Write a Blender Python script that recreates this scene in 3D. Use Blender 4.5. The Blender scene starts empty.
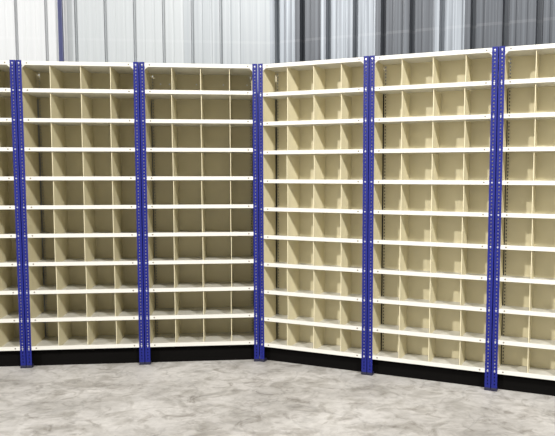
import bpy, bmesh, math, random
from mathutils import Vector, Matrix
random.seed(7)
S = bpy.context.scene
C = S.collection

# ------------------------------------------------------------------ helpers
def add_box(bm, x0, x1, y0, y1, z0, z1, bevel=0.0):
    vs = [bm.verts.new(p) for p in ((x0,y0,z0),(x1,y0,z0),(x1,y1,z0),(x0,y1,z0),
                                    (x0,y0,z1),(x1,y0,z1),(x1,y1,z1),(x0,y1,z1))]
    fs = [bm.faces.new([vs[i] for i in f]) for f in
          ((0,3,2,1),(4,5,6,7),(0,1,5,4),(1,2,6,5),(2,3,7,6),(3,0,4,7))]
    if bevel:
        es = list({e for f in fs for e in f.edges})
        bmesh.ops.bevel(bm, geom=es, offset=bevel, segments=2, profile=0.6, affect='EDGES')

def add_perforated(bm, x0, x1, y0, y1, z0, z1, hx, hw, hh, pitch, first):
    """upright strip with a row of real slots"""
    xa, xb = hx-hw/2, hx+hw/2
    add_box(bm, x0, xa, y0, y1, z0, z1)
    add_box(bm, xb, x1, y0, y1, z0, z1)
    z = z0; h = first
    while h + hh < z1:
        add_box(bm, xa, xb, y0, y1, z, h)
        z = h + hh; h += pitch
    add_box(bm, xa, xb, y0, y1, z, z1)

def add_prism(bm, pts, y0, y1):
    a = [bm.verts.new((x, y0, z)) for x, z in pts]
    b = [bm.verts.new((x, y1, z)) for x, z in pts]
    n = len(pts)
    bm.faces.new(a); bm.faces.new(b[::-1])
    for i in range(n):
        bm.faces.new((a[i], b[i], b[(i+1) % n], a[(i+1) % n]))

def add_bolt(bm, c, r, h):
    """round bolt head pointing to -y"""
    m = Matrix.Translation(Vector(c) + Vector((0, -h/2, 0))) @ Matrix.Rotation(math.pi/2, 4, 'X')
    bmesh.ops.create_cone(bm, cap_ends=True, segments=12, radius1=r*0.72, radius2=r, depth=h, matrix=Matrix.Translation(Vector(c)+Vector((0,-h/2,0))) @ Matrix.Rotation(-math.pi/2, 4, 'X'))

def mesh(name, bm, mat):
    bmesh.ops.recalc_face_normals(bm, faces=bm.faces[:])
    me = bpy.data.meshes.new(name); bm.to_mesh(me); bm.free()
    me.materials.append(mat)
    return me

def link(name, me, parent=None, loc=(0,0,0), rot=(0,0,0)):
    o = bpy.data.objects.new(name, me); C.objects.link(o)
    o.parent = parent; o.location = loc; o.rotation_euler = rot
    return o

def structure(o):
    o['kind'] = 'structure'; return o

# ------------------------------------------------------------------ materials
def mat(name, col, rough=0.5, metal=0.0, var=0.06, scale=6.0, bump=0.0, spec=0.5):
    m = bpy.data.materials.new(name); m.use_nodes = True
    nt = m.node_tree; b = nt.nodes['Principled BSDF']
    tc = nt.nodes.new('ShaderNodeTexCoord')
    n = nt.nodes.new('ShaderNodeTexNoise'); n.inputs['Scale'].default_value = scale; n.inputs['Detail'].default_value = 5
    nt.links.new(tc.outputs['Object'], n.inputs['Vector'])
    r = nt.nodes.new('ShaderNodeValToRGB')
    r.color_ramp.elements[0].position = 0.3; r.color_ramp.elements[1].position = 0.7
    r.color_ramp.elements[0].color = [c*(1-var) for c in col] + [1]
    r.color_ramp.elements[1].color = [min(1, c*(1+var)) for c in col] + [1]
    nt.links.new(n.outputs['Fac'], r.inputs['Fac'])
    nt.links.new(r.outputs['Color'], b.inputs['Base Color'])
    b.inputs['Roughness'].default_value = rough; b.inputs['Metallic'].default_value = metal
    b.inputs['Specular IOR Level'].default_value = spec
    if bump:
        bp = nt.nodes.new('ShaderNodeBump'); bp.inputs['Strength'].default_value = bump; bp.inputs['Distance'].default_value = 0.002
        nt.links.new(n.outputs['Fac'], bp.inputs['Height']); nt.links.new(bp.outputs['Normal'], b.inputs['Normal'])
    return m

M_WHITE = mat('ivory_white_paint', (0.67, 0.66, 0.605), 0.4, var=0.02)
M_CREAM = mat('cream_paint', (0.69, 0.625, 0.42), 0.42, var=0.05, scale=4)
M_EDGE  = mat('pale_cream_paint', (0.73, 0.668, 0.46), 0.42, var=0.05, scale=4)
M_BLUE  = mat('blue_enamel', (0.007, 0.012, 0.165), 0.42, var=0.08, spec=0.3)
M_FOOT  = mat('dark_foot_plastic', (0.010, 0.010, 0.035), 0.6)
M_KICK  = mat('black_kick_plate', (0.004, 0.0037, 0.0034), 0.8, spec=0.04)
M_ZINC  = mat('zinc_bolt', (0.75, 0.75, 0.78), 0.3, metal=0.9)
M_BOLTD = mat('dull_bolt', (0.22, 0.20, 0.17), 0.5, metal=0.2)
M_PIPE  = mat('navy_pipe_paint', (0.030, 0.036, 0.11), 0.35, var=0.1)

def sheet_mat(name, pale, dark, metal, rough, streak):
    m = bpy.data.materials.new(name); m.use_nodes = True
    nt = m.node_tree; b = nt.nodes['Principled BSDF']; L = nt.links
    tc = nt.nodes.new('ShaderNodeTexCoord')
    mp = nt.nodes.new('ShaderNodeMapping'); mp.inputs['Scale'].default_value = (38, 1, 0.35)
    L.new(tc.outputs['Object'], mp.inputs['Vector'])
    n = nt.nodes.new('ShaderNodeTexNoise'); n.inputs['Scale'].default_value = 1.0; n.inputs['Detail'].default_value = 4
    L.new(mp.outputs['Vector'], n.inputs['Vector'])
    r = nt.nodes.new('ShaderNodeValToRGB')
    r.color_ramp.elements[0].position = 0.5-streak; r.color_ramp.elements[1].position = 0.5+streak
    r.color_ramp.elements[0].color = dark + (1,); r.color_ramp.elements[1].color = pale + (1,)
    L.new(n.outputs['Fac'], r.inputs['Fac'])
    # a faint pale horizontal line, 2.66 m up
    sp = nt.nodes.new('ShaderNodeSeparateXYZ'); L.new(tc.outputs['Object'], sp.inputs['Vector'])
    c1 = nt.nodes.new('ShaderNodeMath'); c1.operation = 'COMPARE'; c1.inputs[1].default_value = 2.66; c1.inputs[2].default_value = 0.011
    L.new(sp.outputs['Z'], c1.inputs[0])
    c2 = nt.nodes.new('ShaderNodeMath'); c2.operation = 'MULTIPLY'; c2.inputs[1].default_value = 0.03
    L.new(c1.outputs[0], c2.inputs[0])
    mx = nt.nodes.new('ShaderNodeMix'); mx.data_type = 'RGBA'
    L.new(c2.outputs[0], mx.inputs[0]); L.new(r.outputs['Color'], mx.inputs[6]); mx.inputs[7].default_value = (0.8, 0.8, 0.82, 1)
    L.new(mx.outputs[2], b.inputs['Base Color'])
    b.inputs['Metallic'].default_value = metal; b.inputs['Roughness'].default_value = rough
    return m
M_PALE_SHEET = sheet_mat('pale_coated_sheet', (0.52, 0.535, 0.55), (0.46, 0.478, 0.49), 0.1, 0.45, 0.25)
M_GALV_SHEET = sheet_mat('weathered_galvanised_sheet', (0.31, 0.34, 0.375), (0.12, 0.135, 0.155), 0.3, 0.45, 0.16)

M_PALE_SHEET_DIM = sheet_mat('pale_sheet_light_falloff_mid', (0.42, 0.445, 0.46), (0.35, 0.375, 0.39), 0.15, 0.42, 0.25)  # greyer copies of the pale sheet: light fading toward the corner, painted in
M_PALE_SHEET_DIMMEST = sheet_mat('pale_sheet_light_falloff_end', (0.37, 0.395, 0.415), (0.26, 0.285, 0.305), 0.2, 0.42, 0.22)
M_GALV_SHEET_DARK = sheet_mat('galvanised_sheet_dark_reflection', (0.095, 0.106, 0.122), (0.036, 0.041, 0.05), 0.3, 0.45, 0.18)  # darker copy of the galvanised sheet: dark reflections painted into some pans

def floor_mat():
    m = bpy.data.materials.new('power_floated_concrete'); m.use_nodes = True
    nt = m.node_tree; b = nt.nodes['Principled BSDF']; L = nt.links
    tc = nt.nodes.new('ShaderNodeTexCoord')
    def noise(sc, det, mapscale, dist=0.0, rotz=0.0):
        mp = nt.nodes.new('ShaderNodeMapping'); mp.inputs['Scale'].default_value = mapscale; mp.inputs['Rotation'].default_value = (0,0,rotz)
        L.new(tc.outputs['Object'], mp.inputs['Vector'])
        n = nt.nodes.new('ShaderNodeTexNoise'); n.inputs['Scale'].default_value = sc; n.inputs['Detail'].default_value = det
        n.inputs['Distortion'].default_value = dist; n.inputs['Roughness'].default_value = 0.62
        L.new(mp.outputs['Vector'], n.inputs['Vector']); return n
    def ramp(src, p0, p1, c0, c1):
        r = nt.nodes.new('ShaderNodeValToRGB')
        r.color_ramp.elements[0].position = p0; r.color_ramp.elements[1].position = p1
        r.color_ramp.elements[0].color = c0 + (1,); r.color_ramp.elements[1].color = c1 + (1,)
        L.new(src.outputs['Fac'], r.inputs['Fac']); return r
    def mul(a, bb, fac):
        x = nt.nodes.new('ShaderNodeMix'); x.data_type = 'RGBA'; x.blend_type = 'MULTIPLY'; x.inputs[0].default_value = fac
        L.new(a, x.inputs[6]); L.new(bb, x.inputs[7]); return x.outputs[2]
    base = ramp(noise(1.5, 8, (1, 1.3, 1), 0.3), 0.35, 0.66, (0.48, 0.463, 0.435), (0.68, 0.66, 0.63))
    scuff = ramp(noise(4.2, 10, (1, 1.2, 1), 0.9, 0.5), 0.36, 0.52, (0.60, 0.585, 0.555), (1, 1, 1))
    fine = ramp(noise(17, 9, (1, 1, 1), 0.4), 0.32, 0.58, (0.74, 0.735, 0.72), (1, 1, 1))
    col = mul(mul(base.outputs['Color'], scuff.outputs['Color'], 0.8), fine.outputs['Color'], 0.6)
    dirt = ramp(noise(6.5, 11, (1, 1.2, 1), 1.2, -0.4), 0.54, 0.68, (1, 1, 1), (0.50, 0.475, 0.44))
    col = mul(col, dirt.outputs['Color'], 0.75)
    # thin trowel and tyre marks
    w = nt.nodes.new('ShaderNodeTexVoronoi'); w.feature = 'DISTANCE_TO_EDGE'; w.inputs['Scale'].default_value = 1.7
    n2 = noise(1.6, 4, (1,1,1), 0.5)
    add = nt.nodes.new('ShaderNodeVectorMath'); add.operation = 'MULTIPLY_ADD'
    L.new(n2.outputs['Color'], add.inputs[0]); add.inputs[1].default_value = (1.1, 1.1, 0); L.new(tc.outputs['Object'], add.inputs[2])
    L.new(add.outputs[0], w.inputs['Vector'])
    r = nt.nodes.new('ShaderNodeValToRGB'); r.color_ramp.elements[0].position = 0.0; r.color_ramp.elements[1].position = 0.035
    r.color_ramp.elements[0].color = (0.7, 0.7, 0.7, 1); r.color_ramp.elements[1].color = (1,1,1,1)
    L.new(w.outputs['Distance'], r.inputs['Fac'])
    col = mul(col, r.outputs['Color'], 0.5)
    L.new(col, b.inputs['Base Color'])
    b.inputs['Roughness'].default_value = 0.6
    bp = nt.nodes.new('ShaderNodeBump'); bp.inputs['Strength'].default_value = 0.15; bp.inputs['Distance'].default_value = 0.004
    n3 = noise(40, 5, (1,1,1)); L.new(n3.outputs['Fac'], bp.inputs['Height']); L.new(bp.outputs['Normal'], b.inputs['Normal'])
    return m

# ------------------------------------------------------------------ layout (metres)
CAM_H = 1.5488
CORNER = Vector((-0.3914, 5.2873, 0))
YL, YR, W, H = 0.1009, 0.4060, 0.9217, 2.40
DL, DR = 0.42, 0.26
dirL = Vector((math.cos(YL), math.sin(YL), 0)); inL = Vector((-math.sin(YL), math.cos(YL), 0))
dirR = Vector((math.cos(YR), -math.sin(YR), 0)); inR = Vector((math.sin(YR), math.cos(YR), 0))

# ------------------------------------------------------------------ the room
bm = bmesh.new(); add_box(bm, -10, 9, -7, 8, -0.12, 0)
structure(link('floor', mesh('floor', bm, floor_mat())))

def wall_mesh(name, length, z1, mats, phase, pitch, groove, deep, order=(0,)):
    """pan sheets: x along the wall, deep narrow troughs between the pans; the upper sheet laps over the lower one"""
    bm = bmesh.new()
    def sheet(z0, z1, off):
        prof = [(0.0, 0.0, 0)]
        x = phase; k = 0
        while x + pitch < length:
            k += 1
            g = groove/2
            for dx, dy in ((-g, 0), (-g*0.7, deep), (g*0.7, deep), (g, 0),
                           (0.070, 0), (0.074, -0.002), (0.084, -0.002), (0.088, 0),
                           (0.150, 0), (0.154, -0.002), (0.164, -0.002), (0.168, 0)):
                if 0 < x+dx < length: prof.append((x+dx, dy, k))
            x += pitch
        prof.append((length, 0.0, k))
        prev = None
        for px, py, k in prof:
            cur = [bm.verts.new((px, py+off, z0)), bm.verts.new((px, py+off, z1)),
                   bm.verts.new((px, 0.075, z0)), bm.verts.new((px, 0.075, z1))]
            if prev:
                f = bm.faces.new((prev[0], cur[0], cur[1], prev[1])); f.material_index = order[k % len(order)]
                bm.faces.new((prev[2], prev[3], cur[3], cur[2]))
                bm.faces.new((prev[0], prev[2], cur[2], cur[0]))
                bm.faces.new((prev[1], cur[1], cur[3], prev[3]))
            prev = cur
    sheet(0, 3.06, 0.0)
    sheet(3.03, 5.2, -0.006)
    me = mesh(name, bm, mats[0])
    for m in mats[1:]: me.materials.append(m)
    return me

GAPL, GAPR = 0.08, 0.235
a = CORNER + inL*(DL+GAPL); b_ = CORNER + inR*(DR+GAPR)
# where the two wall lines meet: a + s*dirL = b_ + t*dirR
det = dirL.x*(-dirR.y) - (-dirR.x)*dirL.y
d = b_ - a
s = (d.x*(-dirR.y) - (-dirR.x)*d.y)/det
MEET = a + dirL*s
LEN_L, LEN_R = 6.5, 6.0
PH_L, PH_R = 0.165+0.133-0.2405+0.2415*0, 0.070
wl = structure(link('wall_left', wall_mesh('wall_left', LEN_L, 5.2, [M_PALE_SHEET, M_PALE_SHEET_DIM, M_PALE_SHEET_DIMMEST], PH_L, 0.2410, 0.026, 0.032, (0,)*21 + (1,)*4 + (2,)*6), loc=MEET - dirL*LEN_L, rot=(0,0,YL)))
wr = structure(link('wall_right', wall_mesh('wall_right', LEN_R, 5.2, [M_GALV_SHEET, M_GALV_SHEET_DARK], PH_R, 0.2370, 0.050, 0.060, (0, 0, 1, 0, 0, 1, 1, 0, 1, 1, 1)), loc=MEET, rot=(0,0,-YR)))

# ------------------------------------------------------------------ shelving units
N = 10
Z_TOP, Z_BOT = 2.394, 0.163          # lip tops of the top and the bottom shelf
PITCH = (Z_TOP-Z_BOT)/N
LIP = 0.0300
DECK = 0.006                          # deck surface above the lip's lower edge
COLS = (0.246, 0.473, 0.698)
PX0, PX1 = 0.0030, 0.0430             # front flange of the left post
ZL = [Z_BOT + PITCH*i + (0.004 + 0.005*(1-i/N) if i < N else 0) for i in range(N+1)]
for i, dz in ((9, 0.013), (8, 0.009), (7, 0.008), (6, 0.006), (5, 0.004), (4, 0.004), (3, 0.003), (2, 0.003), (1, 0.003)): ZL[i] += dz
ZR = [Z_BOT + PITCH*i + (-0.006 + 0.009*i/N if 0 < i < N else 0) for i in range(N+1)]

for i in range(0, 9): ZR[i] -= 0.006 if i == 0 else 0.011 if i < 7 else 0.007 if i < 8 else 0.004

def build_meshes(D):
    q = {}
    def post(left):
        bm = bmesh.new()
        x0, x1 = (PX0, PX1) if left else (W-PX1, W-PX0)
        add_perforated(bm, x0, x1, 0.0, 0.002, 0.006, H, (x0+x1)/2+ (0.001 if left else -0.001), 0.0080, 0.0110, 0.025, 0.0425)
        xs = (PX0, PX0+0.002) if left else (W-PX0-0.002, W-PX0)
        add_box(bm, xs[0], xs[1], 0.002, 0.042, 0.006, H)
        return mesh('post', bm, M_BLUE)
    q['post'] = (post(True), post(False))
    def foot(left):
        bm = bmesh.new()
        x0, x1 = (PX0-0.002, PX1+0.002) if left else (W-PX1-0.002, W-PX0+0.002)
        add_box(bm, x0, x1, -0.005, 0.046, 0.0, 0.022, 0.003)
        return mesh('foot', bm, M_FOOT)
    q['foot'] = (foot(True), foot(False))
    def rear(left):
        bm = bmesh.new()
        x0, x1 = (0.0415, 0.062) if left else (W-0.062, W-0.0415)
        hx = 0.051 if left else W-0.051
        add_perforated(bm, x0, x1, D-0.004, D-0.002, 0.0, H-0.01, hx, 0.008, 0.0125, 0.025, 0.0425)
        xs = (PX0, PX0+0.002) if left else (W-PX0-0.002, W-PX0)
        add_box(bm, xs[0], xs[1], D-0.012, D-0.002, 0.0, H-0.01)
        bx = (PX0+0.002, 0.0415) if left else (W-0.0415, W-PX0-0.002)
        for zb, zt in ((0.0, 0.05), (0.09, 0.13), (H-0.25, H-0.01)):
            add_box(bm, bx[0], bx[1], D-0.004, D-0.002, zb, zt)
        return mesh('rear_post', bm, M_CREAM)
    q['rear'] = (rear(True), rear(False))
    def side(left):
        bm = bmesh.new()
        x = 0.036 if left else W-0.036
        add_box(bm, x-0.001, x+0.001, 0.0100, D-(0.034 if D > 0.3 else 0.024), Z_BOT-LIP, Z_TOP-LIP+DECK-0.003)
        fx = (0.012, 0.035) if left else (W-0.035, W-0.012)
        add_box(bm, fx[0], fx[1], 0.0100, 0.0120, Z_BOT-LIP, Z_TOP-LIP+DECK-0.003)
        return mesh('side_panel', bm, M_CREAM)
    q['side'] = (side(True), side(False))
    bm = bmesh.new(); add_box(bm, 0.0625, W-0.0625, D-0.0045, D-0.0025, Z_BOT-LIP, Z_TOP)
    q['back'] = mesh('back_panel', bm, M_CREAM)
    bm = bmesh.new()
    add_box(bm, 0.008, W-0.008, 0.0025, 0.0065, -LIP, 0.0, 0.0012)          # front lip
    add_box(bm, 0.038, W-0.038, 0.0065, D-0.006, -LIP+DECK-0.003, -LIP+DECK)  # deck
    for t0, t1 in ((0.010, 0.038), (W-0.038, W-0.010)):                      # added rear corner tabs, block light from above in the gap
        add_box(bm, t0, t1, D-0.022, D-0.013, -LIP+DECK-0.003, -LIP+DECK)
    add_box(bm, 0.038, W-0.038, 0.0065, 0.0165, -0.002, 0.0)                # lip return
    q['shelf'] = mesh('shelf', bm, M_WHITE)
    bm = bmesh.new()                                                        # the top shelf closes the whole unit
    add_box(bm, 0.008, W-0.008, 0.0025, 0.0065, -LIP, 0.0, 0.0012)
    add_box(bm, 0.0075, W-0.0075, 0.0065, D-0.006, -LIP+DECK-0.003, -LIP+DECK)
    q['top'] = mesh('top_shelf', bm, M_WHITE)
    bm = bmesh.new(); add_box(bm, 0.010, W-0.010, 0.060, 0.063, 0.0, Z_BOT-LIP)
    q['kick'] = mesh('kick_plate', bm, M_KICK)
    bm = bmesh.new(); add_bolt(bm, (0,0,0), 0.0062, 0.003); q['bolt'] = mesh('bolt', bm, M_BOLTD)
    bm = bmesh.new(); add_bolt(bm, (0,0,0), 0.0072, 0.003); q['zbolt'] = mesh('bolt', bm, M_ZINC)
    hh = PITCH - 0.010
    bm = bmesh.new()
    add_box(bm, -0.001, 0.001, 0.018, D-0.008, 0, hh)
    add_box(bm, -0.0015, 0.0025, 0.017, 0.0195, 0, hh)
    add_box(bm, -0.004, 0.004, D-0.0085, D-0.0065, 0, hh)
    q['div'] = mesh('divider', bm, M_EDGE)
    def gusset(left, top, r):
        bm = bmesh.new()
        cx, cz = PX1 + r, -r
        pts = [(PX1-0.034, 0.0), (PX1-0.034, -r-0.03), (PX1, -r-0.03)]
        for k in range(9):
            t = math.pi - k*math.pi/16
            pts.append((cx + r*math.cos(t), cz + r*math.sin(t)))
        pts.append((cx, 0.0)) if abs(pts[-1][1]) > 1e-6 else None
        if not top: pts = [(x, -z) for x, z in pts]
        if not left: pts = [(W-x, z) for x, z in pts]
        add_prism(bm, pts, 0.0066, 0.0086)
        return mesh('gusset', bm, M_WHITE)
    q['gt'] = (gusset(True, True, 0.036), gusset(False, True, 0.036))
    q['gb'] = (gusset(True, False, 0.018), gusset(False, False, 0.018))
    return q

def make_unit(label, q, D, loc, rz, LIP_Z):
    u = bpy.data.objects.new('shelving_unit', None); C.objects.link(u)
    u.empty_display_size = 0.2
    u.location = loc; u.rotation_euler = (0,0,rz)
    u['label'] = label; u['category'] = 'shelving unit'; u['group'] = 'pigeonhole shelving units along the metal wall'
    for k in (0, 1):
        p = link('post', q['post'][k], u); p['label'] = 'blue perforated front post'
        f = link('foot', q['foot'][k], p); f['label'] = 'dark foot cap'
        cx = (PX0+PX1)/2 + 0.001; cx = cx if k == 0 else W-cx
        for i in range(N+1):
            link('bolt', q['zbolt'], p, (cx, 0.0, LIP_Z[i]-LIP/2))
        link('rear_post', q['rear'][k], u)
        link('side_panel', q['side'][k], u)
        link('gusset', q['gt'][k], u, (0,0,Z_TOP-LIP))
        link('gusset', q['gb'][k], u, (0,0,Z_BOT))
    link('back_panel', q['back'], u)
    k_ = link('kick_plate', q['kick'], u); k_['label'] = 'black recessed kick plate'
    for i in range(N+1):
        s_ = link('top_shelf' if i == N else 'shelf', q['top' if i == N else 'shelf'], u, (0,0,LIP_Z[i])); s_['label'] = 'ivory white shelf with front lip'
        for bx in (0.080, W-0.080):
            link('bolt', q['bolt'], s_, (bx, 0.0025, -LIP*0.48))
        if i < N:
            for cx in COLS:
                o = link('divider', q['div'], u, (cx + random.uniform(-0.004, 0.004), 0, LIP_Z[i]-LIP+DECK))
                o.rotation_euler = (0, 0, random.uniform(-0.010, 0.010))
    return u

qL, qR = build_meshes(DL), build_meshes(DR)
LL = ['cream pigeonhole unit with blue posts cut off by the left edge of the photo',
      'cream pigeonhole unit with blue posts in front of the blue wall pipe',
      'shaded cream pigeonhole unit with blue posts just left of the inside corner']
LR = ['brightly lit cream pigeonhole unit with blue posts just right of the inside corner',
      'cream pigeonhole unit with blue posts second to the right of the corner',
      'cream pigeonhole unit with blue posts cut off by the right edge of the photo']
units = []
for i in range(3):
    units.append(make_unit(LL[i], qL, DL, CORNER - dirL*(W*(3-i)), YL, ZL))
for i in range(3):
    units.append(make_unit(LR[i], qR, DR, CORNER + dirR*(W*i), -YR, ZR))
# discs stand in for light seen through holes in one back panel
back = [c for c in units[2].children if c.name.startswith('back_panel')][0]
for x in (0.115, 0.19, 0.415, 0.64, 0.84):
    link('bright_hole_disc', qL['zbolt'], back, (x, DL-0.0045, 2.285))

# ------------------------------------------------------------------ blue pipe on the left wall
bm = bmesh.new()
add_box(bm, -0.019, 0.019, -0.032, 0.0, 0, 4.6, 0.006)
p0 = MEET - dirL*1.735
pip = bpy.data.objects.new('wall_pipe', None)
C.objects.link(pip)
pip['label'] = 'slim navy blue square pipe running up the pale metal wall'; pip['category'] = 'pipe'
pip.location = p0 - inL*0.035; pip.rotation_euler = (0, -0.0, YL)
link('pipe', mesh('pipe', bm, M_PIPE), pip)
for z in (0.6, 2.0, 3.4):
    bm = bmesh.new(); add_box(bm, -0.034, 0.034, 0.0, 0.004, z-0.012, z+0.012); add_box(bm, -0.022, 0.022, -0.035, 0.0, z-0.012, z+0.012)
    link('bracket', mesh('bracket', bm, M_PIPE), pip)

# ------------------------------------------------------------------ light
w = bpy.data.worlds.new('warehouse_interior'); S.world = w; w.use_nodes = True
nt = w.node_tree; bg = nt.nodes['Background']
tc = nt.nodes.new('ShaderNodeTexCoord')
def dotn(v):
    n = nt.nodes.new('ShaderNodeVectorMath'); n.operation = 'DOT_PRODUCT'
    nt.links.new(tc.outputs['Generated'], n.inputs[0]); n.inputs[1].default_value = Vector(v).normalized()
    return n
d1 = dotn((-0.48, -0.87, 0.12))
r = nt.nodes.new('ShaderNodeValToRGB'); r.color_ramp.interpolation = 'EASE'
e = r.color_ramp.elements
e[0].position = 0.0; e[0].color = (0.16, 0.16, 0.17, 1)
e[1].position = 1.0; e[1].color = (2.2, 2.2, 2.2, 1)
x = e.new(0.60); x.color = (0.22, 0.22, 0.23, 1)
x = e.new(0.85); x.color = (0.75, 0.75, 0.76, 1)
x = e.new(0.95); x.color = (1.9, 1.9, 1.9, 1)
nt.links.new(d1.outputs['Value'], r.inputs['Fac'])
nt.links.new(r.outputs['Color'], bg.inputs['Color'])
bg.inputs['Strength'].default_value = 0.62

def spot_area(name, loc, target, power, size, col=(1, 0.97, 0.93)):
    l = bpy.data.lights.new(name, 'AREA'); l.shape = 'DISK'; l.size = size; l.energy = power; l.color = col
    o = bpy.data.objects.new(name, l); C.objects.link(o); o.location = loc
    o.rotation_euler = (Vector(target)-Vector(loc)).to_track_quat('-Z', 'Y').to_euler()
    return o
spot_area('high_bay_lamp', (-9.2, -3.5, 7.2), (0.7, 4.9, 1.2), 1400, 0.5)
spot_area('high_bay_lamp', (3.0, -1.5, 5.6), (-0.6, 4.8, 0.8), 680, 0.5)
spot_area('high_bay_lamp', (-0.3, -2.0, 6.5), (-0.2, 4.6, 0.8), 360, 0.5)

# ------------------------------------------------------------------ camera
cd = bpy.data.cameras.new('camera'); cam = bpy.data.objects.new('camera', cd); C.objects.link(cam)
F, CX, CY, PIT = 657.87, 307.28, 226.59, 0.0829
cd.sensor_fit = 'HORIZONTAL'; cd.sensor_width = 36.0; cd.lens = F/555*36
cd.shift_x = -(CX-277.5)/555; cd.shift_y = (CY-218)/555
cd.clip_start = 0.05
cam.location = (0, 0, CAM_H); cam.rotation_euler = (math.pi/2-PIT, 0, 0)
S.camera = cam

vs = S.view_settings
S.display_settings.display_device = 'sRGB'
vs.view_transform = 'Standard'; vs.look = 'None'; vs.gamma = 1.0; vs.use_curve_mapping = False
vs.exposure = -0.33
